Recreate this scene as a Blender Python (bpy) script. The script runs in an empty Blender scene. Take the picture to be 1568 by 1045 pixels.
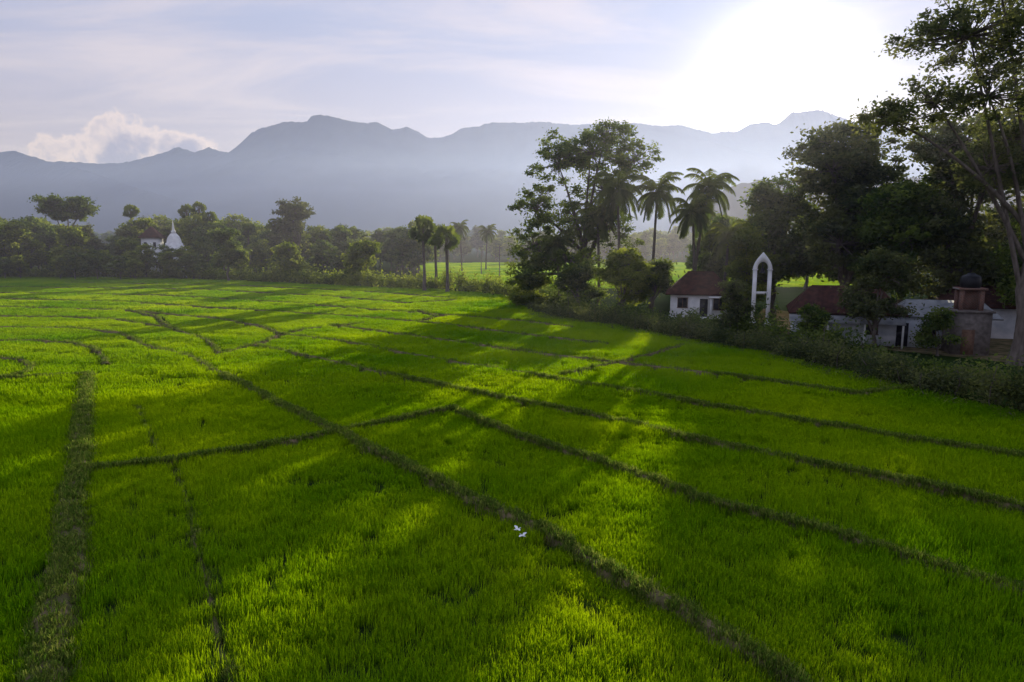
import bpy, math, random
import numpy as np
from mathutils import Vector, noise as mnoise

scene = bpy.context.scene
scene.view_settings.view_transform = 'Standard'
scene.view_settings.look = 'None'
scene.view_settings.exposure = 0
rng = np.random.default_rng(7)
CAM_H = 9.0
PITCH = math.radians(8.3)
SP, CP = math.sin(PITCH), math.cos(PITCH)

# ---- survey helpers: convert sight angles measured from the drone to world metres on the flat plain
def gp(u, v):
    x = (u-784)/1045.0; y = -(v-522)/1045.0
    z = -SP + y*CP; yy = CP + y*SP
    t = CAM_H/-z
    return (x*t, yy*t)
def slope(v):
    y = -(v-522)/1045.0
    return (-SP+y*CP)/(CP+y*SP)

# ---------------------------------------------------------------- mesh builder
class MB:
    def __init__(s):
        s.v=[]; s.f=[]; s.m=[]; s.t=[]; s.n=0
    def add(s, v, f, mat=0, t=0.5):
        v=np.asarray(v,dtype=np.float32).reshape(-1,3); f=np.asarray(f,dtype=np.int32)
        s.v.append(v); s.f.append(f+s.n); s.n+=len(v)
        s.m.append(np.full(len(f),mat,dtype=np.int32))
        tt=np.empty(len(v),dtype=np.float32); tt[:]=t; s.t.append(tt)
    def mesh(s, name, mats, smooth=False):
        me=bpy.data.meshes.new(name)
        v=np.concatenate(s.v); t=np.concatenate(s.t)
        loops=np.concatenate([f.ravel() for f in s.f])
        tot=np.concatenate([np.full(len(f),f.shape[1],dtype=np.int32) for f in s.f])
        st=np.concatenate([[0],np.cumsum(tot)[:-1]]).astype(np.int32)
        me.vertices.add(len(v)); me.vertices.foreach_set('co',v.ravel())
        me.loops.add(len(loops)); me.loops.foreach_set('vertex_index',loops)
        me.polygons.add(len(tot)); me.polygons.foreach_set('loop_start',st)
        me.polygons.foreach_set('loop_total',tot)
        me.polygons.foreach_set('material_index',np.concatenate(s.m))
        if smooth: me.polygons.foreach_set('use_smooth',np.ones(len(tot),dtype=bool))
        a=me.attributes.new('tint','FLOAT','POINT'); a.data.foreach_set('value',t)
        for m in mats: me.materials.append(m)
        me.update(calc_edges=True); me.validate()
        return me
    def obj(s, name, mats, loc=(0,0,0), parent=None, smooth=False, rot=0):
        o=bpy.data.objects.new(name, s.mesh(name,mats,smooth))
        scene.collection.objects.link(o); o.location=loc; o.rotation_euler=(0,0,rot)
        if parent: o.parent=parent
        return o

def tube(mb, pts, radii, sides=6, mat=0, t=0.5):
    pts=np.asarray(pts,dtype=float); n=len(pts)
    tan=np.gradient(pts,axis=0); tan/=np.linalg.norm(tan,axis=1)[:,None]+1e-9
    ref=np.array([0.31,0.95,0.05]); 
    a=np.cross(tan,ref); a/=np.linalg.norm(a,axis=1)[:,None]+1e-9
    b=np.cross(tan,a)
    ang=np.arange(sides)*2*math.pi/sides
    r=np.asarray(radii,dtype=float)
    V=pts[:,None,:]+r[:,None,None]*(np.cos(ang)[None,:,None]*a[:,None,:]+np.sin(ang)[None,:,None]*b[:,None,:])
    F=[]
    for i in range(n-1):
        for k in range(sides):
            k2=(k+1)%sides
            F.append((i*sides+k,i*sides+k2,(i+1)*sides+k2,(i+1)*sides+k))
    mb.add(V.reshape(-1,3),F,mat,t)

def box(mb, c, s, mat=0, rot=0, t=0.5):
    x,y,z=[d/2 for d in s]
    v=np.array([(-x,-y,-z),(x,-y,-z),(x,y,-z),(-x,y,-z),(-x,-y,z),(x,-y,z),(x,y,z),(-x,y,z)])
    if rot:
        cr,sr=math.cos(rot),math.sin(rot)
        v=np.stack([v[:,0]*cr-v[:,1]*sr,v[:,0]*sr+v[:,1]*cr,v[:,2]],1)
    mb.add(v+np.array(c),[(0,3,2,1),(4,5,6,7),(0,1,5,4),(1,2,6,5),(2,3,7,6),(3,0,4,7)],mat,t)

def unit(n, r):
    a=r.normal(size=(n,3)); return a/np.linalg.norm(a,axis=1)[:,None]
def leaves(mb, C, size, r, tint, mat=1, flat=0.35):
    n=len(C); a=unit(n,r); a[:,2]*=(1-flat); a/=np.linalg.norm(a,axis=1)[:,None]
    b=np.cross(a,unit(n,r)); b/=np.linalg.norm(b,axis=1)[:,None]+1e-9
    s=size*r.uniform(0.6,1.3,size=(n,1))
    V=np.stack([C-a*s, C-b*s*0.5, C+a*s, C+b*s*0.5],1).reshape(-1,3)
    F=np.arange(n*4).reshape(-1,4)
    mb.add(V,F,mat,np.repeat(tint,4))

# ---------------------------------------------------------------- materials
def newmat(name):
    m=bpy.data.materials.new(name); m.use_nodes=True; nt=m.node_tree; nt.nodes.clear()
    out=nt.nodes.new('ShaderNodeOutputMaterial'); return m,nt,out
def ramp(nt, fac, stops):
    r=nt.nodes.new('ShaderNodeValToRGB'); e=r.color_ramp.elements
    while len(e)<len(stops): e.new(0.5)
    for i,(p,c) in enumerate(stops):
        e[i].position=p; e[i].color=(c[0],c[1],c[2],1)
    nt.links.new(fac,r.inputs[0]); return r.outputs[0]
def leafmat(name, c0, c1, t0, t1, tf=0.5, instloc=False):
    m,nt,out=newmat(name)
    if instloc:
        oi=nt.nodes.new('ShaderNodeObjectInfo')
        nz=nt.nodes.new('ShaderNodeTexNoise'); nz.inputs['Scale'].default_value=0.09; nz.inputs['Detail'].default_value=3
        nt.links.new(oi.outputs['Location'],nz.inputs['Vector'])
        at=nt.nodes.new('ShaderNodeAttribute'); at.attribute_name='tint'
        ad=nt.nodes.new('ShaderNodeMath'); ad.operation='MULTIPLY_ADD'
        nt.links.new(at.outputs['Fac'],ad.inputs[0]); ad.inputs[1].default_value=0.3
        sb=nt.nodes.new('ShaderNodeMath'); sb.operation='MULTIPLY_ADD'
        nt.links.new(nz.outputs['Fac'],sb.inputs[0]); sb.inputs[1].default_value=1.8; sb.inputs[2].default_value=-0.55
        nt.links.new(sb.outputs[0],ad.inputs[2]); fac=ad.outputs[0]
    else:
        at=nt.nodes.new('ShaderNodeAttribute'); at.attribute_name='tint'; fac=at.outputs['Fac']
    cd=ramp(nt,fac,[(0.1,c0),(0.9,c1)]); ct=ramp(nt,fac,[(0.1,t0),(0.9,t1)])
    d=nt.nodes.new('ShaderNodeBsdfDiffuse')
    nt.links.new(cd,d.inputs['Color'])
    tr=nt.nodes.new('ShaderNodeBsdfTranslucent'); nt.links.new(ct,tr.inputs['Color'])
    mx=nt.nodes.new('ShaderNodeMixShader'); mx.inputs[0].default_value=tf
    nt.links.new(d.outputs[0],mx.inputs[1]); nt.links.new(tr.outputs[0],mx.inputs[2])
    nt.links.new(mx.outputs[0],out.inputs[0]); return m
def surf(name, c0, c1, scale=3, rough=0.9, bump=0.0, detail=5, stretch=(1,1,1), wave=None, coord='Object', spec=0.2):
    m,nt,out=newmat(name)
    tc=nt.nodes.new('ShaderNodeTexCoord'); mp=nt.nodes.new('ShaderNodeMapping'); mp.inputs['Scale'].default_value=stretch
    nt.links.new(tc.outputs[coord],mp.inputs[0])
    nz=nt.nodes.new('ShaderNodeTexNoise'); nz.inputs['Scale'].default_value=scale; nz.inputs['Detail'].default_value=detail
    nt.links.new(mp.outputs[0],nz.inputs['Vector'])
    col=ramp(nt,nz.outputs['Fac'],[(0.3,c0),(0.7,c1)])
    b=nt.nodes.new('ShaderNodeBsdfPrincipled'); b.inputs['Roughness'].default_value=rough
    b.inputs['Specular IOR Level'].default_value=spec
    h=nz.outputs['Fac']
    if wave:
        w=nt.nodes.new('ShaderNodeTexWave'); w.bands_direction=wave[0]; w.inputs['Scale'].default_value=wave[1]; w.inputs['Distortion'].default_value=0.4
        nt.links.new(tc.outputs[coord],w.inputs['Vector']); h=w.outputs['Fac']
        mx=nt.nodes.new('ShaderNodeMix'); mx.data_type='RGBA'; mx.blend_type='MULTIPLY'; mx.inputs[0].default_value=0.5
        nt.links.new(col,mx.inputs[6]); nt.links.new(w.outputs['Color'],mx.inputs[7]); col=mx.outputs[2]
    nt.links.new(col,b.inputs['Base Color'])
    if bump:
        bp=nt.nodes.new('ShaderNodeBump'); bp.inputs['Strength'].default_value=bump; bp.inputs['Distance'].default_value=0.1
        nt.links.new(h,bp.inputs['Height']); nt.links.new(bp.outputs[0],b.inputs['Normal'])
    nt.links.new(b.outputs[0],out.inputs[0]); return m

M_bark=surf('bark',(0.07,0.055,0.045),(0.17,0.14,0.12),4,bump=0.5,stretch=(1,1,.3))
M_palmbark=surf('palm_bark',(0.10,0.085,0.07),(0.2,0.17,0.14),3,bump=0.4,wave=('Z',3))
M_leaf=leafmat('leaf_mid',(0.035,0.060,0.022),(0.10,0.13,0.04),(0.09,0.16,0.02),(0.32,0.40,0.05),0.48)
M_leafdark=leafmat('leaf_dark',(0.042,0.056,0.030),(0.11,0.12,0.06),(0.09,0.13,0.03),(0.30,0.32,0.07),0.45)
M_leafwarm=leafmat('leaf_warm',(0.05,0.07,0.018),(0.12,0.14,0.035),(0.20,0.28,0.02),(0.52,0.58,0.06),0.52)
M_palmleaf=leafmat('palm_leaf',(0.035,0.055,0.02),(0.10,0.12,0.035),(0.09,0.15,0.02),(0.34,0.40,0.05),0.45)
M_rice=leafmat('rice_blade',(0.010,0.052,0.002),(0.034,0.095,0.004),(0.22,0.50,0.002),(0.70,0.88,0.006),0.58,instloc=True)
M_weed=leafmat('bund_weed',(0.035,0.070,0.012),(0.09,0.11,0.03),(0.16,0.32,0.02),(0.44,0.50,0.08),0.5)
M_soil=surf('bund_soil',(0.05,0.060,0.022),(0.26,0.19,0.11),1.1,bump=0.6,spec=0.0)
M_white=surf('white_plaster',(0.62,0.61,0.6),(0.82,0.81,0.79),1.2,bump=0.1)
M_bluewall=surf('weathered_limewash',(0.42,0.46,0.52),(0.72,0.74,0.78),1.0,bump=0.15)
M_tile=surf('clay_roof_tile',(0.055,0.030,0.027),(0.15,0.065,0.05),2.0,bump=0.8,wave=('X',3.0),spec=0.05)
M_metal=surf('corrugated_sheet',(0.25,0.26,0.28),(0.5,0.5,0.5),1.5,rough=0.5,bump=0.6,wave=('X',4.0))
M_glass=surf('dark_window',(0.015,0.017,0.02),(0.03,0.03,0.04),2,rough=0.2)
M_wood=surf('painted_wood',(0.12,0.07,0.05),(0.2,0.12,0.08),5)
M_block=surf('cement_block',(0.10,0.085,0.075),(0.21,0.18,0.16),3,bump=0.4)
M_black=surf('black_tank_plastic',(0.01,0.01,0.012),(0.02,0.02,0.025),3,rough=0.4)
M_feather=surf('white_feather',(0.75,0.75,0.73),(0.85,0.85,0.83),20)
M_beak=surf('beak_yellow',(0.5,0.3,0.05),(0.6,0.4,0.08),20)

def brickmat():
    m,nt,out=newmat('red_brick')
    tc=nt.nodes.new('ShaderNodeTexCoord'); mp=nt.nodes.new('ShaderNodeMapping'); mp.inputs['Rotation'].default_value=(math.pi/2,0,0)
    nt.links.new(tc.outputs['Object'],mp.inputs[0])
    b=nt.nodes.new('ShaderNodeTexBrick'); b.inputs['Scale'].default_value=2.5
    b.inputs['Color1'].default_value=(0.22,0.09,0.06,1); b.inputs['Color2'].default_value=(0.15,0.07,0.05,1); b.inputs['Mortar'].default_value=(0.25,0.23,0.2,1)
    nt.links.new(mp.outputs[0],b.inputs['Vector'])
    p=nt.nodes.new('ShaderNodeBsdfPrincipled'); p.inputs['Roughness'].default_value=0.9
    nt.links.new(b.outputs['Color'],p.inputs['Base Color']); nt.links.new(p.outputs[0],out.inputs[0]); return m
M_brick=brickmat()

# ---------------------------------------------------------------- light
AZ=math.radians(20.6); EL=math.radians(11.5)
S=Vector((math.sin(AZ)*math.cos(EL),math.cos(AZ)*math.cos(EL),math.sin(EL)))
sl=bpy.data.lights.new('sun','SUN'); sl.energy=5.0; sl.angle=math.radians(0.5); sl.color=(1.0,0.93,0.79)
so=bpy.data.objects.new('sun',sl); scene.collection.objects.link(so)
so.rotation_euler=S.to_track_quat('Z','Y').to_euler(); so.location=(40,60,60)

w=bpy.data.worlds.new('World'); scene.world=w; w.use_nodes=True; nt=w.node_tree; nt.nodes.clear()
STR=0.12
out=nt.nodes.new('ShaderNodeOutputWorld'); bg=nt.nodes.new('ShaderNodeBackground'); bg.inputs[1].default_value=STR
nt.links.new(bg.outputs[0],out.inputs[0])
sky=nt.nodes.new('ShaderNodeTexSky'); sky.sky_type='NISHITA'; sky.sun_disc=False
sky.sun_elevation=EL; sky.sun_rotation=AZ; sky.dust_density=0.6; sky.air_density=1.2
tc=nt.nodes.new('ShaderNodeTexCoord')
nrm=nt.nodes.new('ShaderNodeVectorMath'); nrm.operation='NORMALIZE'; nt.links.new(tc.outputs['Generated'],nrm.inputs[0])
sep=nt.nodes.new('ShaderNodeSeparateXYZ'); nt.links.new(nrm.outputs[0],sep.inputs[0])
def M(op,a,b=None,c=None,clamp=False):
    n=nt.nodes.new('ShaderNodeMath'); n.operation=op; n.use_clamp=clamp
    for i,x in enumerate((a,b,c)):
        if x is None: continue
        if isinstance(x,(int,float)): n.inputs[i].default_value=x
        else: nt.links.new(x,n.inputs[i])
    return n.outputs[0]
def MIX(fac,a,b,mode='MIX'):
    n=nt.nodes.new('ShaderNodeMix'); n.data_type='RGBA'; n.blend_type=mode; n.clamp_factor=False
    for s_,x in ((0,fac),(6,a),(7,b)):
        if isinstance(x,(int,float)): n.inputs[s_].default_value=x
        elif isinstance(x,tuple): n.inputs[s_].default_value=(x[0],x[1],x[2],1)
        else: nt.links.new(x,n.inputs[s_])
    return n.outputs[2]
def SS(x,a,b):
    n=nt.nodes.new('ShaderNodeMapRange'); n.interpolation_type='SMOOTHSTEP'
    n.inputs[1].default_value=a; n.inputs[2].default_value=b; nt.links.new(x,n.inputs[0]); return n.outputs[0]
def sc(c): return tuple(k/STR for k in c)
X,Y,Z=sep.outputs[0],sep.outputs[1],sep.outputs[2]
dn=nt.nodes.new('ShaderNodeVectorMath'); dn.operation='DOT_PRODUCT'; nt.links.new(nrm.outputs[0],dn.inputs[0]); dn.inputs[1].default_value=S
dot=M('MAXIMUM',dn.outputs['Value'],0.0)
veil=MIX(SS(Z,0.0,0.40),sc((0.54,0.48,0.58)),sc((0.41,0.49,0.74)))
col=MIX(0.97,sky.outputs[0],veil)
# high streaky cloud
zz=M('ADD',M('MAXIMUM',Z,0.0),0.10)
cv=nt.nodes.new('ShaderNodeCombineXYZ'); nt.links.new(M('DIVIDE',X,zz),cv.inputs[0]); nt.links.new(M('MULTIPLY',M('DIVIDE',Y,zz),1.0),cv.inputs[1])
mp=nt.nodes.new('ShaderNodeMapping'); mp.inputs['Scale'].default_value=(0.5,1.1,1); mp.inputs['Rotation'].default_value=(0,0,0.25); nt.links.new(cv.outputs[0],mp.inputs[0])
nz=nt.nodes.new('ShaderNodeTexNoise'); nz.inputs['Scale'].default_value=1.2; nz.inputs['Detail'].default_value=8; nz.inputs['Distortion'].default_value=0.7; nz.inputs['Roughness'].default_value=0.6
nt.links.new(mp.outputs[0],nz.inputs['Vector'])
st=SS(nz.outputs['Fac'],0.42,0.70)
col=MIX(M('MULTIPLY',st,0.75),col,sc((0.75,0.68,0.75)))
# cumulus bank on the left horizon
tx=M('DIVIDE',X,M('MAXIMUM',Y,0.05)); tz=M('DIVIDE',Z,M('MAXIMUM',Y,0.05))
n2=nt.nodes.new('ShaderNodeTexNoise'); n2.inputs['Scale'].default_value=22; n2.inputs['Detail'].default_value=7; n2.inputs['Roughness'].default_value=0.6
nt.links.new(nrm.outputs[0],n2.inputs['Vector'])
def blob(cx,cz,rx,rz):
    a=M('POWER',M('ABSOLUTE',M('DIVIDE',M('SUBTRACT',tx,cx),rx)),2.0)
    b=M('POWER',M('ABSOLUTE',M('DIVIDE',M('SUBTRACT',tz,cz),rz)),2.0)
    return M('SUBTRACT',1.0,M('ADD',a,b))
bl=M('MAXIMUM',M('MAXIMUM',blob(-0.555,0.125,0.070,0.058),blob(-0.475,0.125,0.07,0.034)),blob(-0.65,0.12,0.05,0.036))
dens=M('ADD',M('MAXIMUM',bl,-2.0),M('MULTIPLY',M('SUBTRACT',n2.outputs['Fac'],0.5),3.0))
cm=SS(dens,0.1,0.4)
ccol=MIX(SS(dens,0.3,1.1),sc((0.84,0.72,0.74)),sc((0.33,0.34,0.50)))
col=MIX(M('MULTIPLY',cm,0.92),col,ccol)
glow=M('ADD',M('MULTIPLY',M('POWER',dot,380.0),1.9/STR),M('MULTIPLY',M('POWER',dot,45.0),0.08/STR))
gc=nt.nodes.new('ShaderNodeCombineXYZ')
nt.links.new(glow,gc.inputs[0]); nt.links.new(M('MULTIPLY',glow,0.97),gc.inputs[1]); nt.links.new(M('MULTIPLY',glow,0.90),gc.inputs[2])
col=MIX(1.0,col,gc.outputs[0],'ADD')
nt.links.new(col,bg.inputs[0])

# haze: real scattering air, thick between the treeline and the mountains, thin mist over the near plain
def air(name,c,s,color,dens,g):
    m,nt2,o2=newmat(name)
    vs=nt2.nodes.new('ShaderNodeVolumeScatter'); vs.inputs['Color'].default_value=(*color,1); vs.inputs['Density'].default_value=dens; vs.inputs['Anisotropy'].default_value=g
    nt2.links.new(vs.outputs[0],o2.inputs['Volume'])
    mb=MB(); box(mb,c,s); mb.obj(name,[m])
air('haze_layer',(0,3950,118),(14000,7300,240),(0.44,0.56,1.0),0.00034,0.5)
air('valley_mist',(0,166,30),(900,260,62),(0.85,0.84,1.0),0.0006,0.5)

# ---------------------------------------------------------------- camera
cd=bpy.data.cameras.new('camera'); cam=bpy.data.objects.new('camera',cd); scene.collection.objects.link(cam)
cd.sensor_width=36; cd.lens=36*1045/1568; cd.clip_end=30000; cd.clip_start=0.1
cam.location=(0,0,CAM_H); cam.rotation_euler=(math.pi/2-PITCH,0,0); scene.camera=cam

# ---------------------------------------------------------------- ground
M_ground=surf('paddy_ground',(0.014,0.028,0.006),(0.028,0.048,0.012),0.15,bump=0.0,spec=0.0)
mb=MB(); mb.add([(-9000,-300,0),(9000,-300,0),(9000,12000,0),(-9000,12000,0)],[(0,1,2,3)]); mb.obj('ground',[M_ground])

BUNDS=[ # (half width of bare strip, clearance, points)
(0.30,0.9,[(40,1120),(70,1045),(95,930),(110,800),(120,720),(130,640),(137,578)]),
(0.11,0.5,[(135,726),(260,715),(380,697),(505,670),(610,650),(695,632)]),
(0.17,0.5,[(285,548),(345,578),(430,625),(505,663),(560,690),(650,735),(730,775),(830,820),(900,865),(960,900),(1030,945),(1110,990),(1200,1045),(1290,1110)]),
(0.12,0.5,[(695,632),(760,660),(850,695),(920,715),(990,740),(1080,775),(1150,795),(1250,820),(1350,850),(1450,885),(1568,920),(1700,965)]),
(0.13,0.5,[(390,532),(470,548),(560,570),(650,590),(720,605),(780,618),(880,637),(960,655),(1060,680),(1150,698),(1250,720),(1400,750),(1568,787),(1700,815)]),
(0.13,0.5,[(430,515),(520,525),(620,545),(720,562),(820,580),(900,595),(1000,610),(1100,630),(1200,647),(1300,665),(1400,682),(1568,708),(1680,725)]),
(0.05,0.9,[(265,715),(290,780),(305,850),(320,920),(335,990),(350,1045),(370,1120)]),
(0.05,0.7,[(210,625),(225,650),(240,690),(262,715)]),
(0.12,1,[(285,548),(240,538),(180,512),(100,505),(0,504),(-80,504)]),
(0.12,1,[(-60,524),(0,525),(60,525),(120,530),(152,542),(165,562)]),
(0.12,1,[(-60,553),(0,553),(35,556),(50,565),(40,577),(0,586)]),
(0.12,1,[(-60,590),(0,585),(70,582),(135,579)]),
(0.12,1,[(338,545),(320,525),(260,505),(180,492),(100,488),(0,487),(-80,487)]),
(0.12,1,[(430,515),(400,502),(330,490),(200,478),(0,472),(-80,470)]),
(0.12,1,[(338,545),(390,532),(430,515),(470,507),(560,497)]),
(0.12,1,[(510,500),(600,513),(700,527),(830,546),(900,553),(1000,566),(1100,578),(1200,592),(1310,608),(1400,600)]),
(0.12,1,[(860,580),(930,562),(1000,545),(1045,533)]),
(0.12,1,[(560,488),(690,500),(800,515),(930,530)]),
(0.12,1,[(590,478),(700,486),(800,494),(880,504)]),
(0.12,1,[(-60,459),(0,459),(200,465),(400,478),(560,488)]),
(0.12,1,[(-60,450),(0,450),(250,454),(450,466),(590,478)]),
(0.12,1,[(0,441),(300,444),(500,455),(620,466),(700,461)]),
(0.12,1,[(100,434),(350,438),(560,448),(690,458)]),
(0.12,1,[(200,478),(240,487),(260,505)]),
(0.12,1,[(640,478),(670,487),(640,495)]),
]
def densify(P, step):
    out=[]
    for a,b in zip(P[:-1],P[1:]):
        L=math.dist(a,b); k=max(1,int(L/step))
        for i in range(k): out.append((a[0]+(b[0]-a[0])*i/k,a[1]+(b[1]-a[1])*i/k))
    out.append(P[-1]); return np.array(out)
mbB=MB(); weedpts=[]
segA=[];segB=[];segW=[]
for hw,clr,pts in BUNDS:
    P=densify([gp(*p) for p in pts],0.8)
    for i in range(len(P)):
        q=mnoise.noise(Vector((P[i,0]*0.35,P[i,1]*0.35,1.7)));P[i,0]+=0.22*q; P[i,1]+=0.22*mnoise.noise(Vector((P[i,0]*.3,P[i,1]*.3,9)))
    T=np.gradient(P,axis=0); T/=np.linalg.norm(T,axis=1)[:,None]+1e-9; N=np.stack([-T[:,1],T[:,0]],1)
    hb=0.30 if hw>.1 else .06
    prof=[(-1.7,-0.02),(-1.05,0.6),(-0.6,1.0),(0.6,1.0),(1.05,0.6),(1.7,-0.02)]
    V=[]
    for i in range(len(P)):
        ww=hw*(1+0.5*mnoise.noise(Vector((P[i,0],P[i,1],5))))
        hv=hb*(1+.25*mnoise.noise(Vector((P[i,0]*.8,P[i,1]*.8,15))))
        for a,h in prof:
            V.append((P[i,0]+N[i,0]*a*ww,P[i,1]+N[i,1]*a*ww,h*hv+0.04*mnoise.noise(Vector((P[i,0]*3+a,P[i,1]*3,2)))))
    k=len(prof); F=[(i*k+j,i*k+j+1,(i+1)*k+j+1,(i+1)*k+j) for i in range(len(P)-1) for j in range(k-1)]
    mbB.add(V,F)
    d=P[:-1,1]
    segA.append(P[:-1]);segB.append(P[1:]);segW.append(hw*1.1+0.12*clr+np.clip(d-38,0,100)*(0.0160 if hw<=.12 else .008))
    L=np.linalg.norm(P[1:]-P[:-1],axis=1)
    for i in range(len(P)-1):
        nn=rng.poisson(L[i]*((46 if P[i,1]<45 else 8) if hw>.1 else 5))
        for _ in range(nn):
            f=rng.random(); off=rng.choice([-1,1])*hw*rng.uniform(0.6,1.9)+rng.normal(0,.05) if rng.random()<0.72 else rng.uniform(-.6,.6)*hw
            q=P[i]*(1-f)+P[i+1]*f+N[i]*off; ao=abs(off)/hw; weedpts.append((q[0],q[1],hb*max(0,min(.9,1.55-.9*ao))))
mbB.obj('field_bunds',[M_soil],smooth=True)
segA=np.concatenate(segA);segB=np.concatenate(segB);segW=np.concatenate(segW)
def near_bund(P):
    bad=np.zeros(len(P),dtype=bool)
    for s in range(0,len(P),20000):
        p=P[s:s+20000]; b=np.zeros(len(p),dtype=bool)
        for k in range(len(segA)):
            a=segA[k]; e=segB[k]-a; w_=segW[k]
            c=(np.abs(p[:,0]-a[0])<3)&(np.abs(p[:,1]-a[1])<3)
            if not c.any(): continue
            pc=p[c]-a; t=np.clip((pc@e)/(e@e+1e-9),0,1)
            b[c]|=np.linalg.norm(pc-t[:,None]*e,axis=1)<w_
        bad[s:s+20000]=b
    return bad
def inpoly(P,poly):
    x,y=P[:,0],P[:,1]; ins=np.zeros(len(P),dtype=bool); n=len(poly)
    for i in range(n):
        x1,y1=poly[i];x2,y2=poly[(i+1)%n]
        c=((y1>y)!=(y2>y))&(x<(x2-x1)*(y-y1)/(y2-y1+1e-12)+x1); ins^=c
    return ins
HEDGE_L=[gp(*p) for p in [(-150,424),(0,426),(180,426),(350,431),(560,441),(700,448),(800,458)]]
HEDGE_R=[gp(*p) for p in [(800,460),(830,485),(1000,512),(1200,552),(1400,600),(1568,640),(1750,690)]]
FIELD=HEDGE_L+HEDGE_R+[(40,5),(-60,5)]
BACK=[gp(*p) for p in [(660,440),(830,447),(1010,438),(1060,440),(1300,440),(1400,403),(640,403)]]

# ---- rice patches and instancing
def patch(name,R,n,h,wd,seed,mat,spread=0.5):
    r=np.random.default_rng(seed); mb=MB()
    rad=R*np.sqrt(r.random(n)); th=r.random(n)*6.283
    b=np.stack([rad*np.cos(th),rad*np.sin(th),np.zeros(n)],1)
    az=r.random(n)*6.283; o=np.stack([np.cos(az),np.sin(az),np.zeros(n)],1); sd=np.stack([-np.sin(az),np.cos(az),np.zeros(n)],1)
    rot=r.uniform(-1,1,n)[:,None]; sd=sd*np.cos(rot)+o*np.sin(rot)
    H=(h*r.uniform(0.65,1.1,n))[:,None]; up=np.array([[0,0,1.0]]); ln=(r.uniform(0.1,1,n)*spread)[:,None]
    p1=b+up*H*0.5+o*H*ln*0.2; p2=b+up*H*0.85+o*H*ln*0.55; p3=b+up*H*(1.0-0.25*ln)+o*H*ln*1.0
    W=wd*r.uniform(.7,1.2,n)[:,None]
    V=np.stack([b-sd*W*.7,b+sd*W*.7,p1-sd*W,p1+sd*W,p2-sd*W*.7,p2+sd*W*.7,p3],1).reshape(-1,3)
    base=np.arange(n)[:,None]*7
    q=np.concatenate([base+np.array([[0,1,3,2]]),base+np.array([[2,3,5,4]])])
    t=np.repeat(r.random(n),7)
    mb.add(V,q,0,t); mb.f.append((base+np.array([[4,5,6]])).astype(np.int32)); mb.m.append(np.zeros(n,dtype=np.int32))
    return bpy.data.objects.new(name,mb.mesh(name,[mat]))
def instancer(name, sources, P, rot, scl, idx):
    col=bpy.data.collections.new(name+'_parts')
    for o in sources: col.objects.link(o)
    me=bpy.data.meshes.new(name); me.vertices.add(len(P)); me.vertices.foreach_set('co',np.asarray(P,dtype=np.float32).ravel())
    for nm,tp,arr in (('rot','FLOAT_VECTOR',rot),('scl','FLOAT_VECTOR',scl)):
        a=me.attributes.new(nm,tp,'POINT'); a.data.foreach_set('vector',np.asarray(arr,dtype=np.float32).ravel())
    a=me.attributes.new('idx','INT','POINT'); a.data.foreach_set('value',np.asarray(idx,dtype=np.int32))
    me.update()
    ob=bpy.data.objects.new(name,me); scene.collection.objects.link(ob)
    ng=bpy.data.node_groups.new(name,'GeometryNodeTree')
    ng.interface.new_socket('Geometry',in_out='INPUT',socket_type='NodeSocketGeometry'); ng.interface.new_socket('Geometry',in_out='OUTPUT',socket_type='NodeSocketGeometry')
    N=ng.nodes; L=ng.links
    gi=N.new('NodeGroupInput'); go=N.new('NodeGroupOutput'); ip=N.new('GeometryNodeInstanceOnPoints')
    ci=N.new('GeometryNodeCollectionInfo'); ci.inputs['Collection'].default_value=col; ci.inputs['Separate Children'].default_value=True; ci.inputs['Reset Children'].default_value=True
    def attr(n_,t_):
        a=N.new('GeometryNodeInputNamedAttribute'); a.data_type=t_; a.inputs['Name'].default_value=n_; return a.outputs['Attribute']
    L.new(gi.outputs[0],ip.inputs['Points']); L.new(ci.outputs[0],ip.inputs['Instance'])
    ip.inputs['Pick Instance'].default_value=True
    L.new(attr('idx','INT'),ip.inputs['Instance Index'])
    er=N.new('FunctionNodeEulerToRotation'); L.new(attr('rot','FLOAT_VECTOR'),er.inputs[0]); L.new(er.outputs[0],ip.inputs['Rotation'])
    L.new(attr('scl','FLOAT_VECTOR'),ip.inputs['Scale']); L.new(ip.outputs[0],go.inputs[0])
    md=ob.modifiers.new('scatter','NODES'); md.node_group=ng
    return ob
def scatter_zone(y0,y1,dens,poly,mar=8):
    wmax=0.80*y1+mar; n=int((y1-y0)*2*wmax*dens)
    P=np.stack([rng.uniform(-wmax,wmax,n),rng.uniform(y0,y1,n)],1)
    P=P[np.abs(P[:,0])<0.80*P[:,1]+mar]; P=P[inpoly(P,poly)]; return P[~near_bund(P)]
def fin(P, hs, base=0, nv=4):
    n=len(P)
    hz=np.array([1+0.55*mnoise.noise(Vector((x*0.11-y*.05,y*0.36+x*.06,3)))+0.16*mnoise.noise(Vector((x*.4,y*.9,8))) for x,y in P])
    rot=np.zeros((n,3)); rot[:,2]=rng.random(n)*6.283; rot[:,:2]=rng.normal(0,0.06,(n,2))
    s=np.ones((n,3)); s[:,2]=np.clip(hz,.6,1.5)*hs*rng.uniform(.94,1.06,n); 
    return np.concatenate([P,np.zeros((n,1))],1),rot,s,rng.integers(0,nv,n)+base
src=[patch('rice_a%02d'%i,0.26,50,0.38,0.0058,i,M_rice) for i in range(4)]
P,r_,s_,i_=fin(scatter_zone(7,38,17,FIELD),1.0); instancer('rice_crop',src,P,r_,s_,i_)
src=[patch('rice_b%02d'%i,0.5,80,0.40,0.013,10+i,M_rice) for i in range(4)]
P,r_,s_,i_=fin(scatter_zone(38,85,4.5,FIELD),1.0); instancer('rice_crop',src,P,r_,s_,i_)
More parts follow.
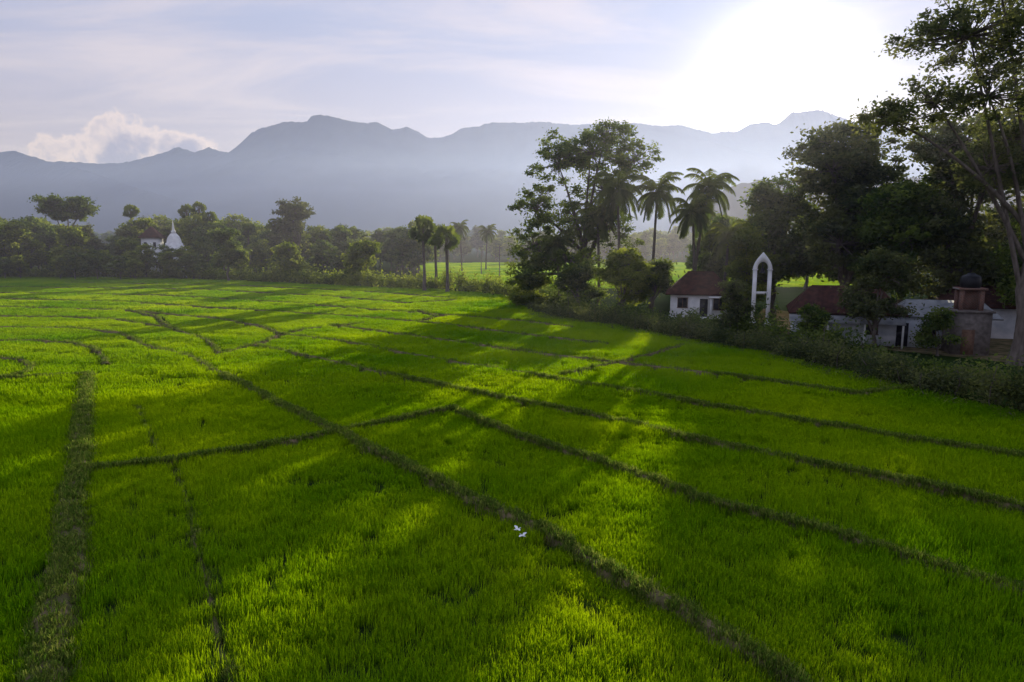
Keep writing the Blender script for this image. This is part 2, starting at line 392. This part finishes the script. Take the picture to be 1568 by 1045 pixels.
src=[patch('rice_c%02d'%i,0.75,110,0.43,0.028,20+i,M_rice) for i in range(4)]
Pa=scatter_zone(85,185,1.7,FIELD); Pb=scatter_zone(125,285,0.8,BACK,30)
P,r_,s_,i_=fin(np.concatenate([Pa,Pb]),1.0); instancer('rice_crop',src,P,r_,s_,i_)
src=[patch('weed_%02d'%i,0.14,24,0.17,0.008,40+i,M_weed,0.9) for i in range(4)]
WP=np.array(weedpts); n=len(WP)
rt=np.zeros((n,3)); rt[:,2]=rng.random(n)*6.28; sc_=np.repeat(rng.uniform(.5,1.6,(n,1)),3,1)
instancer('bund_weeds',src,WP,rt,sc_,rng.integers(0,4,n))

# ---------------------------------------------------------------- trees
def auto_ells(H,W,base,seed,n=8,flat=False):
    r=np.random.default_rng(seed); E=[]
    for i in range(n):
        z=base+(H-base)*r.uniform(0.15,0.9); f=math.sqrt(max(0.15,1-((z-base)/(H-base)*0.95)**2.2))
        a=r.random()*6.28; rr=W/2*0.62*f*math.sqrt(r.random())
        E.append((rr*math.cos(a),min(z,H-0.12*W),W*r.uniform(.17,.27),W*r.uniform(.11,.17)*(0.6 if flat else 1),rr*math.sin(a)))
    E.append((0,H-0.13*W,W*.25,W*.13,0)); return E
def build_tree(ells,th,tr,nclump,lpc,ls,seed,mats,cr=0.9,lean=(0,0)):
    r=np.random.default_rng(seed); mb=MB()
    top=np.array([lean[0],lean[1],th]); k=7
    tp=np.array([top*(i/(k-1)) for i in range(k)]); tp[1:,:2]+=r.normal(0,tr*0.35,(k-1,2))
    rad=np.linspace(tr,tr*.6,k); rad[0]*=1.45
    tube(mb,tp,rad,8)
    vol=np.array([(e[2]**2*e[3])**0.62 for e in ells]); vol/=vol.sum()
    cent=[]
    for e in ells:
        c=np.array([e[0],e[4] if len(e)>4 else r.normal(0,e[2]*.5),e[1]]); cent.append(c)
        f=r.uniform(.6,1.0); st=tp[int(f*(k-1))]
        mid=(st+c)/2+np.array([0,0,0.12*np.linalg.norm(c-st)])*(1 if c[2]>st[2] else .6)+r.normal(0,.35,3)
        tt=np.linspace(0,1,6)[:,None]; L=(1-tt)**2*st+2*tt*(1-tt)*mid+tt**2*c
        tube(mb,L,np.linspace(tr*.45,tr*.12,6),6)
    ei=r.choice(len(ells),size=nclump,p=vol)
    for j in ei:
        e=ells[j]; d=unit(1,r)[0]; q=r.uniform(.35,1)**.6
        if r.random()<.18: q*=r.uniform(1.1,1.45)
        c=cent[j]+d*q*np.array([e[2],e[2]*.9,e[3]])
        mid=(c+cent[j])/2+r.normal(0,.2,3)
        tube(mb,[cent[j],mid,c],[tr*.10+.02,.05,.02],3)
        n=int(lpc*r.uniform(.5,1.5)); R=cr*r.uniform(.5,1.3)
        O=r.normal(0,0.5,(n,3))*np.array([R,R,R*.6])
        t=np.clip(r.uniform(.05,.85)+r.normal(0,.15,n)+O[:,2]*.15,0,1)
        leaves(mb,c+O,ls,r,t)
    return mb
def tree(name,x,y,ells,th,tr,nclump,lpc,ls,seed,leaf,cr=.9,lean=(0,0)):
    return build_tree(ells,th,tr,nclump,lpc,ls,seed,None,cr,lean).obj(name,[M_bark,leaf],(x,y,0))

# tall fig tree beside the palms
tree('fig_tree',9.8,96,[(1,21,6.2,2.8,0),(-3.5,19.5,4,2.4,0),(-6.5,13.5,3.4,3.0,-1),(-6.8,8.5,3.4,3.2,-1),(3,16,4.2,2.6,1),(7,20,3.6,2.4,0),(-1,12,4.2,2.6,-1),(-2.5,6.5,5,2.8,-2),(3,23.4,4,1.5,0),(4,11,4,3,2),(-8,4.5,3.5,2.2,-2)],9,.55,500,66,.22,11,M_leaf,1.0)
# dense mango trees behind the houses
tree('mango_tree',39.5,82,auto_ells(22,19,3,21,15),7,.7,480,90,.27,22,M_leafdark,1.3)
tree('mango_tree',46.5,72,auto_ells(21.5,17,3,23,14),7,.7,430,90,.25,24,M_leafdark,1.25)
tree('mango_tree',33.5,88,auto_ells(16.5,12,2,25,10),5,.45,280,85,.26,26,M_leaf,1.15)
tree('mango_tree',30,97,auto_ells(12,9,1,95,9),4,.4,200,85,.3,96,M_leaf,1.2)
tree('mango_tree',53,63,auto_ells(19,15,2,27,12),5,.5,340,85,.24,28,M_leafdark,1.2)
tree('mango_tree',41,72,auto_ells(15,12,2,97,10),5,.4,260,85,.24,98,M_leaf,1.1)
tree('mango_tree',60,80,auto_ells(25,20,3,31,12),7,.5,340,85,.32,32,M_leafdark,1.3)
tree('mango_tree',47,60,auto_ells(12.5,10,1,99,9),4,.35,200,85,.20,100,M_leaf,1.0)
# tall open tree on the right edge
tree('rain_tree',37,49.5,[(-5.5,23,4.0,2.6,0),(-1,27.5,4.8,2.8,1),(5,25,5,3.2,0),(-10.5,17.4,2.6,1.0,0),(-7.5,18.6,2.5,1.2,0),(-4.5,18.8,3.2,1.9,-1),(3,19.5,4,2.6,0),(7,15,4,2.8,-1),(0,22.5,4.4,2.6,1),(-2.5,14.2,2.8,1.7,1),(5,11,3,2.4,0),(9,21,4,3,0),(1,16.5,3.6,2,2),(-4,27,3.5,2,0)],11,.42,760,64,.16,33,M_leafdark,.85,(0.4,0))
# smaller trees round the houses
tree('guava_tree',30.3,56.5,auto_ells(8.2,6.0,.8,41,9),2.4,.18,150,75,.15,42,M_leafdark,.7)
tree('guava_tree',20.6,64,auto_ells(5.4,3.8,.5,43,6),1.6,.12,90,70,.14,44,M_leafdark,.55)
tree('guava_tree',13.8,84,auto_ells(8.2,8,1,45,9),2.4,.2,170,70,.2,46,M_leafwarm,.8)
tree('guava_tree',17.8,86,auto_ells(6.5,6,.6,47,8),2.4,.2,140,70,.2,48,M_leaf,.8)
tree('guava_tree',8.5,88,auto_ells(6.0,7,.4,147,8),2.0,.2,140,70,.2,148,M_leaf,.8)
tree('guava_tree',2.5,93,auto_ells(4.5,6,.3,149,8),1.6,.15,120,70,.2,150,M_leafwarm,.8)
tree('guava_tree',28.5,83,auto_ells(10.5,6.5,2,49,7),3.5,.22,120,70,.22,50,M_leafwarm,.8)
tree('guava_tree',41,51,auto_ells(6.0,5,.6,51,7),2.4,.18,110,70,.15,52,M_leafdark,.6)
tree('guava_tree',26.0,58.5,auto_ells(3.6,3.2,.4,53,6),1.3,.1,70,60,.13,54,M_leaf,.5)
tree('guava_tree',24.3,75,auto_ells(3.6,3,.4,55,5),1.3,.1,50,60,.15,56,M_leafwarm,.5)
tree('guava_tree',33.8,53.5,auto_ells(3.6,3.4,.4,57,6),1.3,.1,70,60,.13,58,M_leaf,.5)
# left skyline
tree('umbrella_tree',-117,182,[(0,19,6,1.5,0),(-4,17,3.5,1.1,1),(5,17.5,3,1.2,0),(1,15.5,4,1,-1)],13,.5,150,60,.42,61,M_leaf,1.1)
tree('kapok_tree',-62,200,auto_ells(20.5,16,5,62,10),9,.5,200,45,.40,63,M_leafdark,1.2)
tree('jak_tree',-63,152,auto_ells(12,8,3,65,7),4,.3,110,60,.35,66,M_leaf,1)
tree('jak_tree',-49,150,auto_ells(8.5,9,1,67,7),3,.3,120,60,.35,68,M_leafwarm,1)
tree('jak_tree',-30,140,auto_ells(9,10,1,69,7),3,.3,130,60,.33,70,M_leafwarm,1)
tree('jak_tree',-122,170,auto_ells(14,14,1,71,8),4,.3,170,60,.4,72,M_leafwarm,1.1)
tree('jak_tree',-108,168,auto_ells(12,12,1,73,8),4,.3,150,60,.4,74,M_leafwarm,1.1)

# coconut palms
def coconut(x,y,H,lean,seed,fl=3.9,mat=None):
    r=np.random.default_rng(seed); mb=MB(); k=10
    tt=np.linspace(0,1,k); P=np.stack([lean[0]*tt**1.6,lean[1]*tt**1.6,H*tt],1)
    rad=np.linspace(.24,.13,k); rad[0]=.36; tube(mb,P,rad,8); top=P[-1]
    nf=28
    for f in range(nf):
        az=f*2.399+r.normal(0,.15); q=f/nf; el=math.radians(80-q*125+r.normal(0,6)); L=fl*r.uniform(.85,1.1); n=12
        p=top.copy(); pts=[p.copy()]; e=el
        for i in range(n):
            d=np.array([math.cos(e)*math.cos(az),math.cos(e)*math.sin(az),math.sin(e)]); p=p+d*L/n; pts.append(p.copy()); e-=math.radians(5.0+i*.9)*(1 if e>-1.2 else .1)
        pts=np.array(pts); tube(mb,pts,np.linspace(.06,.015,n+1),3,1,.3)
        side=np.array([-math.sin(az),math.cos(az),0]); tn=np.gradient(pts,axis=0); tn/=np.linalg.norm(tn,axis=1)[:,None]
        V=[];F=[]
        m_=36
        for j in range(m_):
            s=0.12+0.88*j/m_; ii=s*n; i0=min(int(ii),n-1); c=pts[i0]*(1-(ii-i0))+pts[i0+1]*(ii-i0); T=tn[i0]
            ll=fl*.25*math.sin(math.pi*min(1,(s*.86+.14)))**.6*r.uniform(.8,1.1)
            for sg in (-1,1):
                d=side*sg*.8+T*.55+np.array([0,0,-.35-r.uniform(0,.6)]); d/=np.linalg.norm(d); wv=T*.06
                b=len(V); V+=[c-wv,c+wv,c+d*ll*.6+wv*.9+np.array([0,0,-.02]),c+d*ll*.6-wv*.9,c+d*ll+np.array([0,0,-.12*ll])]
                F+=[(b,b+1,b+2,b+3),(b+3,b+2,b+4,b+4)]
        F=np.array(F); qd=F[0::2]; tr_=F[1::2][:,:3]
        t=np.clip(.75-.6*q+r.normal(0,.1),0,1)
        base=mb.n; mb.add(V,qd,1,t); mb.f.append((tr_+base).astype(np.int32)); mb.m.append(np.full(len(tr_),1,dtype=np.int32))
    for j in range(7):   # nuts
        a=r.random()*6.28; c=top+np.array([math.cos(a)*.3,math.sin(a)*.3,-.3-r.random()*.2])
        tube(mb,[c+[0,0,-.16],c+[0,0,-.08],c,c+[0,0,.1],c+[0,0,.16]],[.02,.12,.15,.11,.02],6,1,.6)
    mb.obj('coconut_palm',[M_palmbark,mat or M_palmleaf],(x,y,0))
coconut(14.2,90,15.6,(-.6,0),1,4.8)
coconut(18.6,91,15.4,(.4,0),2,4.6)
coconut(23.2,88,15.6,(1.6,0),3,4.6)
coconut(23,86,12.6,(-.6,0),4,4.0)
coconut(26.4,85,9.8,(.3,0),5,3.5,M_leafwarm)
coconut(6.5,93,8.5,(-.5,0),6,3.4)
coconut(12,94,12.5,(-.4,0),16,4.0)
coconut(-15,205,13,(-.5,0),7,4); coconut(-20,215,12,(.5,0),8,4); coconut(-8,210,12,(.6,0),9,4)
coconut(-66,196,14,(.6,0),10,4)

def palmyra(x,y,H,R,seed):
    r=np.random.default_rng(seed); mb=MB()
    tube(mb,[(0,0,0),(.05,0,H*.3),(-.05,0,H*.7),(0,0,H)],[.42,.27,.24,.26],8)
    top=np.array([0,0,H])
    for f in range(38):
        d=unit(1,r)[0]; d[2]=d[2]*.9+.12; d/=np.linalg.norm(d)
        c=top+d*R*.55; tube(mb,[top,c],[.05,.03],3,1,.4)
        s=np.cross(d,unit(1,r)[0]); s/=np.linalg.norm(s); V=[c]; m_=13; fr=R*.5*r.uniform(.8,1.1)
        for j in range(m_):
            a=math.radians(-115+230*j/(m_-1)); rr=fr*(1 if j%2==0 else .68)
            V.append(c+(d*math.cos(a)+s*math.sin(a))*rr+np.array([0,0,-.12*rr]))
        F=[(0,j+1,j+2) for j in range(m_-1)]
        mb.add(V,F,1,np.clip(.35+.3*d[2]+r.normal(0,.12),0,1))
    mb.obj('palmyra_palm',[M_bark,M_palmleaf],(x,y,0))
for i,(u,v,d,R) in enumerate([(650,350,122,2.7),(685,364,118,2.7),(210,324,190,2.4),(294,324,192,2.3),(313,320,190,2.3),(328,333,188,2.1),(345,355,180,2.1),(385,352,185,2.2),(668,362,128,2.0)]):
    palmyra((u-784)/1045*d*1.0,d,CAM_H+d*slope(v),R,200+i)

# mass of distant trees: one instanced object
srcs=[]
for i in range(6):
    mbx=build_tree(auto_ells(13,[11,9,13,8,10,12][i],[2,3,2,1.5,2,2][i],300+i,8),4,.3,140,46,.38,310+i,None,1.1)
    o=bpy.data.objects.new('treeline_%02d'%i,mbx.mesh('treeline_%02d'%i,[M_bark,[M_leaf,M_leafdark,M_leaf,M_leafwarm,M_leaf,M_leafwarm][i]])); srcs.append(o)
P=[];S_=[]
def rowtrees(x0,x1,y0,y1,n,s0,s1):
    for _ in range(n):
        y=rng.uniform(y0,y1); f=rng.random(); x=(x0+(x1-x0)*f)*y; P.append((x,y,0)); a=rng.uniform(s0,s1); S_.append((a*rng.uniform(.9,1.2),a,a*rng.uniform(.85,1.15)))
rowtrees(-.86,-.33,180,225,85,.65,1.2)
rowtrees(-.34,-.08,185,240,46,.65,1.15)
rowtrees(-.86,-.2,158,172,34,.35,.65)
rowtrees(-.2,.5,300,360,60,.7,1.1)
rowtrees(-.9,.9,380,560,200,.8,1.3)
rowtrees(.25,.95,115,200,60,.6,1.2)
rowtrees(-.9,.9,600,1100,260,1.0,1.6)
P=np.array(P);S_=np.array(S_)
keep=~inpoly(P[:,:2],BACK)
ra=P[:,0]/P[:,1]
keep&=~((np.abs(ra+.505)<.04)&(P[:,1]<186)) 
P=P[keep];S_=S_[keep]
ex=[(-84,166),(-79,167),(-88.5,166),(-93,167),(-74.5,167),(-81.5,163),(-90,163)]
P=np.concatenate([P,[(a,b,0) for a,b in ex]]); S_=np.concatenate([S_,[(.62,.6,z) for z in (.62,.60,.64,.72,.74,.5,.52)]])
n=len(P); rt=np.zeros((n,3)); rt[:,2]=rng.random(n)*6.28
instancer('distant_trees',srcs,P,rt,S_,rng.integers(0,6,n))

# hedges
def hedge(name,poly,hmin,hmax,perm,ls,width,seed,mat):
    r=np.random.default_rng(seed); mb=MB(); D=densify(poly,1.0)
    for i in range(len(D)):
        h=hmin+(hmax-hmin)*max(0,.5+.9*mnoise.noise(Vector((D[i,0]*.16,D[i,1]*.16,seed))))
        for c in range(3):
            cx=D[i,0]+r.normal(0,.35)+r.uniform(0,width)*.5; cy=D[i,1]+r.uniform(-.1,width); hh=h*r.uniform(.6,1.1)
            n=int(perm/3); O=r.normal(0,.5,(n,3))*np.array([.9,.9,hh*.5]); C=np.array([cx,cy,hh*.5])+O; C[:,2]=np.abs(C[:,2])
            leaves(mb,C,ls,r,np.clip(r.uniform(.1,.8)+r.normal(0,.15,n),0,1),1,.2)
            if c==0: tube(mb,[(cx,cy,0),(cx+r.normal(0,.2),cy,hh*.5),(cx+r.normal(0,.3),cy,hh*.95)],[.05,.035,.015],4)
    mb.obj(name,[M_bark,mat])
hedge('hedge_row',HEDGE_L,1.2,4.6,260,.26,5,3,M_leafwarm)
hedge('hedge_row',HEDGE_R,1.0,2.8,640,.12,3.0,5,M_leafdark)
off=[(x+2.5,y+5) for x,y in HEDGE_R[:-1]]
hedge('shrub_row',off,1.0,3.6,320,.16,4.0,6,M_leaf)
hedge('weed_verge',[(x-.8,y-.8) for x,y in HEDGE_R],.3,.7,220,.07,.8,7,M_weed)

mb=MB(); mb.add([(22,66,.004),(42,46,.004),(58,52,.004),(34,92,.004)],[(0,1,2,3)]); mb.obj('dirt_yard',[M_soil])

# ---------------------------------------------------------------- buildings
def empty(name,loc,rot=0):
    e=bpy.data.objects.new(name,None); scene.collection.objects.link(e); e.location=loc; e.rotation_euler=(0,0,rot); return e
def hip(mb,L,D,z0,z1,ridge,over=.5,x0=0,y0=0,mat=0,th=.12):
    a,b=L/2+over,D/2+over; r=ridge/2
    v=[(x0-a,y0-b,z0),(x0+a,y0-b,z0),(x0+a,y0+b,z0),(x0-a,y0+b,z0),(x0-r,y0,z1),(x0+r,y0,z1)]
    lo=[(p[0],p[1],p[2]-th) for p in v[:4]]
    mb.add(v,[(0,1,5,4),(2,3,4,5)],mat); mb.add(v,[(1,2,5),(3,0,4)],mat)
    mb.add(v[:4]+lo,[(0,4,5,1),(1,5,6,2),(2,6,7,3),(3,7,4,0),(7,6,5,4)],mat)
def window(pr,pg,x,y,z,wd,h):
    for dx in (-wd/2,0,wd/2): box(pr,(x+dx,y-.04,z),(.07,.08,h))
    for dz in (-h/2-.035,h/2+.035): box(pr,(x,y-.045,z+dz),(wd+.2,.1,.07))
    box(pg,(x,y-.012,z),(wd,.02,h))
H1=empty('white_house',(22.6,82,0),math.radians(-14))
p=MB(); box(p,(0,0,1.5),(6.8,5.5,3.0)); box(p,(0,-.2,.15),(7.1,6.2,.3)); p.obj('walls',[M_white],parent=H1)
p=MB(); hip(p,6.8,5.5,2.95,5.4,3.0,.6); box(p,(0,0,5.42),(3.1,.2,.12)); p.obj('roof',[M_tile],parent=H1)
pf=MB();pg=MB()
window(pf,pg,-2.0,-2.75,1.9,1.1,1.1)
box(pg,(.4,-2.765,1.35),(.9,.03,2.1)); window(pf,pg,2.1,-2.75,1.8,1.2,1.3)
pf.obj('window_frames',[M_wood],parent=H1); pg.obj('window_panes_and_door',[M_glass],parent=H1)
p=MB(); [box(p,(x,-3.6,1.35),(.2,.2,2.5)) for x in (1.2,3.2)]; box(p,(2.2,-3.3,2.65),(2.6,1.4,.12)); p.obj('porch',[M_white],parent=H1)
H2=empty('long_house',(33.5,61.5,0),math.radians(-20))
p=MB(); box(p,(0,0,1.35),(15,6,2.7)); p.obj('walls',[M_bluewall],parent=H2)
p=MB(); hip(p,8.5,6,2.75,5.0,5.5,.5,-3.2); p.obj('tile_roof',[M_tile],parent=H2)
p=MB(); hip(p,6.5,6,2.7,3.9,5.8,.4,4.7); v=[(-7.9,-4.6,2.05),(1.2,-4.6,2.05),(1.2,-3.3,2.62),(-7.9,-3.3,2.62)]
p.add(v+[(a,b,c-.05) for a,b,c in v],[(0,1,2,3),(7,6,5,4),(0,4,5,1),(1,5,6,2),(3,7,4,0)]); p.obj('sheet_roof',[M_metal],parent=H2)
pf=MB();pg=MB()
for x in (-5.5,-1.2,3.2,6.0): window(pf,pg,x,-3.0,1.5,1.0,1.0)
box(pg,(1.2,-3.015,1.05),(.9,.03,2.05)); pf.obj('window_frames',[M_wood],parent=H2); pg.obj('window_panes_and_door',[M_glass],parent=H2)
p=MB(); [box(p,(x,-4.5,1.0),(.14,.14,2.0)) for x in (-7.7,-4.8,-1.9,1.0)]; p.obj('posts',[M_white],parent=H2)
H4=empty('rear_house',(45,66,0),math.radians(-15))
p=MB(); box(p,(0,0,1.5),(7,5,3)); p.obj('walls',[M_bluewall],parent=H4); p=MB(); hip(p,7,5,2.95,4.8,3.5,.5); p.obj('roof',[M_tile],parent=H4)
H3=empty('water_tank_tower',(36.9,55,0),math.radians(-18))
p=MB(); box(p,(0,0,1.7),(2.7,2.6,3.4)); box(p,(0,0,3.47),(3.0,2.9,.14)); p.obj('block_room',[M_block],parent=H3)
p=MB(); [box(p,(x,y,4.35),(.3,.3,1.62)) for x in (-.7,.7) for y in (-.6,.6)]; box(p,(0,.2,4.35),(1.1,.5,1.6)); box(p,(0,0,5.24),(2.0,1.8,.16)); p.obj('brick_stand',[M_brick],parent=H3)
p=MB(); tube(p,[(0,0,5.32),(0,0,5.4),(0,0,5.7),(0,0,6.15),(0,0,6.3),(0,0,6.42),(0,0,6.5)],[.68,.72,.74,.72,.6,.28,.25],16); p.add([(.25*math.cos(a),.25*math.sin(a),6.5) for a in np.arange(8)*math.pi/4],[tuple(range(8))]); p.obj('tank',[M_black],parent=H3,smooth=True)
p=MB(); box(p,(-.2,-1.31,1.05),(.9,.03,2.0)); p.obj('door',[M_wood],parent=H3)
H5=empty('bell_arch',(26.5,72.5,0),math.radians(-10))
p=MB()
for x in (-.75,.75): box(p,(x,0,3.0),(.36,.45,6.0)); box(p,(x,0,.25),(.6,.7,.5)); box(p,(x,0,6.06),(.5,.58,.12))
box(p,(0,0,3.6),(1.14,.4,.25))
n=14; V=[];F=[]
for i in range(n+1):
    a=math.pi*i/n; xi=.56*math.cos(a); zi=6.12+.75*math.sin(a)**.8
    q=1-abs(i-n/2)/(n/2); xo=.95*math.cos(a); zo=6.12+1.75*q
    for yy in (-.2,.2): V+=[(xi,yy,zi),(xo,yy,zo)]
for i in range(n):
    b=i*4; F+=[(b,b+1,b+5,b+4),(b+2,b+6,b+7,b+3),(b+1,b+3,b+7,b+5),(b,b+4,b+6,b+2)]
p.add(V,F); p.obj('arch_frame',[M_white],parent=H5)
p=MB(); tube(p,[(0,0,5.7),(0,0,5.85),(0,0,6.15),(0,0,6.3),(0,0,6.85)],[.3,.22,.17,.05,.02],10); p.obj('bell',[M_black],parent=H5)
# stupa on the far side of the fields
SD=174
H6=empty('stupa',(-512/1045*SD,SD,0))
hh=CAM_H+SD*slope(336)
p=MB(); zs=[0,7.0,7.0,7.5,7.5,8.0,8.0,8.5,8.7,9.5,10.2,10.8,11.15,11.2,11.7,11.7,11.9]; rs=[2.9,2.9,2.6,2.6,2.3,2.3,2.05,2.05,1.75,1.6,1.3,.85,.5,.55,.55,.34,.32]
tube(p,[(0,0,z) for z in zs]+[(0,0,hh)],rs+[.03],24); p.obj('dome_and_spire',[M_white],parent=H6,smooth=False)
H7=empty('temple_hall',(-545/1045*180,180,0),.2)
p=MB(); box(p,(0,0,5),(4.2,4.2,10)); p.obj('walls',[M_white],parent=H7)
p=MB(); hip(p,4.2,4.2,10,12.9,.3,.6); p.obj('roof',[M_tile],parent=H7)
p=MB(); box(p,(-1.1,-2.12,8.2),(.7,.05,1.2)); box(p,(1.1,-2.12,8.2),(.7,.05,1.2)); p.obj('windows',[M_glass],parent=H7)
H8=empty('field_hut',gp(166,425)+(0,),.1)
p=MB(); box(p,(0,0,1.0),(3,2.4,2.0)); p.obj('walls',[M_white],parent=H8); p=MB(); hip(p,3,2.4,2,2.9,1.2,.3); p.obj('roof',[M_metal],parent=H8); p=MB(); box(p,(0,-1.22,.9),(.7,.04,1.7)); p.obj('door',[M_wood],parent=H8)
for u,v in ((765,425),(737,420)):
    x,y=gp(u,v); p=MB(); tube(p,[(0,0,0),(0,0,8)],[.14,.09],6); box(p,(0,0,7.5),(1.6,.1,.1)); [box(p,(a,0,7.62),(.06,.06,.16)) for a in (-.7,0,.7)]; p.obj('utility_pole',[M_block],(x,y,0))

def bird(x,y,z,rot,s):
    e=empty('white_egret',(x,y,z),rot); e.scale=(s,s,s)
    p=MB(); tube(p,[(-.34,0,.02),(-.25,0,.02),(-.1,0,0),(.08,0,.01),(.18,0,.05),(.25,0,.10),(.31,0,.10),(.35,0,.09)],[.01,.04,.075,.07,.035,.03,.035,.01],8); p.obj('body',[M_feather],parent=e,smooth=True)
    p=MB(); tube(p,[(.35,0,.09),(.46,0,.07)],[.012,.003],5); tube(p,[(-.3,0,0),(-.5,.0,-.01)],[.012,.006],4); p.obj('beak_and_legs',[M_beak],parent=e)
    p=MB()
    for sg in (-1,1):
        V=[(.1,sg*.05,.03),(.14,sg*.28,.16),(.06,sg*.55,.14),(-.03,sg*.6,.12),(-.1,sg*.4,.12),(-.12,sg*.22,.12),(-.1,sg*.05,.02)]
        p.add(V,[(0,1,5,6),(1,2,4,5)]); p.add([V[2],V[3],V[4]],[(0,1,2)])
    p.obj('wings',[M_feather],parent=e)
bird(.15,18.2,1.0,.4,.32); bird(.30,18.0,.9,2.5,.30)

# ---------------------------------------------------------------- mountains
M_mtn=surf('mountain_forest',(0.02,0.03,0.03),(0.05,0.06,0.05),0.004,coord='Object',spec=0.0)
def mountain(name,prof,D,depth,seed,rough=1.0,nu=800,nv=61):
    us=np.array([p[0] for p in prof],float); vs_=np.array([p[1] for p in prof],float)
    U=np.linspace(us[0],us[-1],nu); Vv=np.interp(U,us,vs_)
    ker=np.hanning(41); ker/=ker.sum()
    Vs=np.convolve(np.pad(Vv,20,mode='edge'),ker,mode='valid')
    V=[]
    for i in range(nu):
        y_=-(Vv[i]-522)/1045; x=((U[i]-784)/1045)/(CP+y_*SP)*D
        Hs=CAM_H+D*slope(Vs[i])
        fz=CAM_H+D*slope(Vv[i])-Hs+rough*(0.003*D*mnoise.fractal(Vector((x*.006,seed,0)),1.0,2.0,6)+0.0013*D*mnoise.noise(Vector((x*.045,seed,4)))+0.0010*D*mnoise.noise(Vector((x*.12,seed,4))))
        for j in range(nv):
            t=-1+2*j/(nv-1); yy=D+t*depth; a=abs(t)
            rel=mnoise.fractal(Vector((x*.0016,yy*.0016,seed)),1.0,2.1,5)
            g=(1-a)**1.25
            V.append((x,yy,Hs*g+fz*max(0,1-a*7)+Hs*.16*rel*min(1,a*5)*(1-a)-8*a-Hs*.05*min(1,a*5)))
    F=[(i*nv+j,(i+1)*nv+j,(i+1)*nv+j+1,i*nv+j+1) for i in range(nu-1) for j in range(nv-1)]
    mb=MB(); mb.add(V,F); return mb.obj(name,[M_mtn],smooth=True)
mountain('mountain_ridge',[(-500,260),(-200,240),(0,262),(95,247),(180,251),(230,240),(270,226),(298,231),(320,226),(355,235),(375,215),(385,205),(400,197),(420,190),(440,187),(470,185),(476,177),(484,175),(500,177),(520,181),(540,187),(560,189),(575,186),(600,196),(620,195),(640,203),(655,211),(675,209),(700,200),(730,194),(745,189),(760,187),(800,188),(840,186),(870,190),(900,190),(960,189),(1000,191),(1040,192),(1070,198),(1090,204),(1130,201),(1150,190),(1170,187),(1190,192),(1230,205),(1300,230),(1500,260),(1900,280)],4300,2300,3)
mountain('mountain_ridge',[(1000,290),(1080,250),(1120,225),(1190,190),(1205,180),(1215,172),(1225,172),(1240,167),(1262,170),(1300,185),(1400,200),(1600,190),(2000,220)],6200,1500,9)
mountain('mountain_foothill',[(-600,200),(-200,215),(0,233),(25,231),(70,244),(130,262),(200,283),(260,303),(320,330),(420,365)],2600,1100,5)
mountain('wooded_hill',[(1000,372),(1060,330),(1100,296),(1115,284),(1150,279),(1190,276),(1240,272),(1400,270),(1800,270)],700,250,7,2.5)
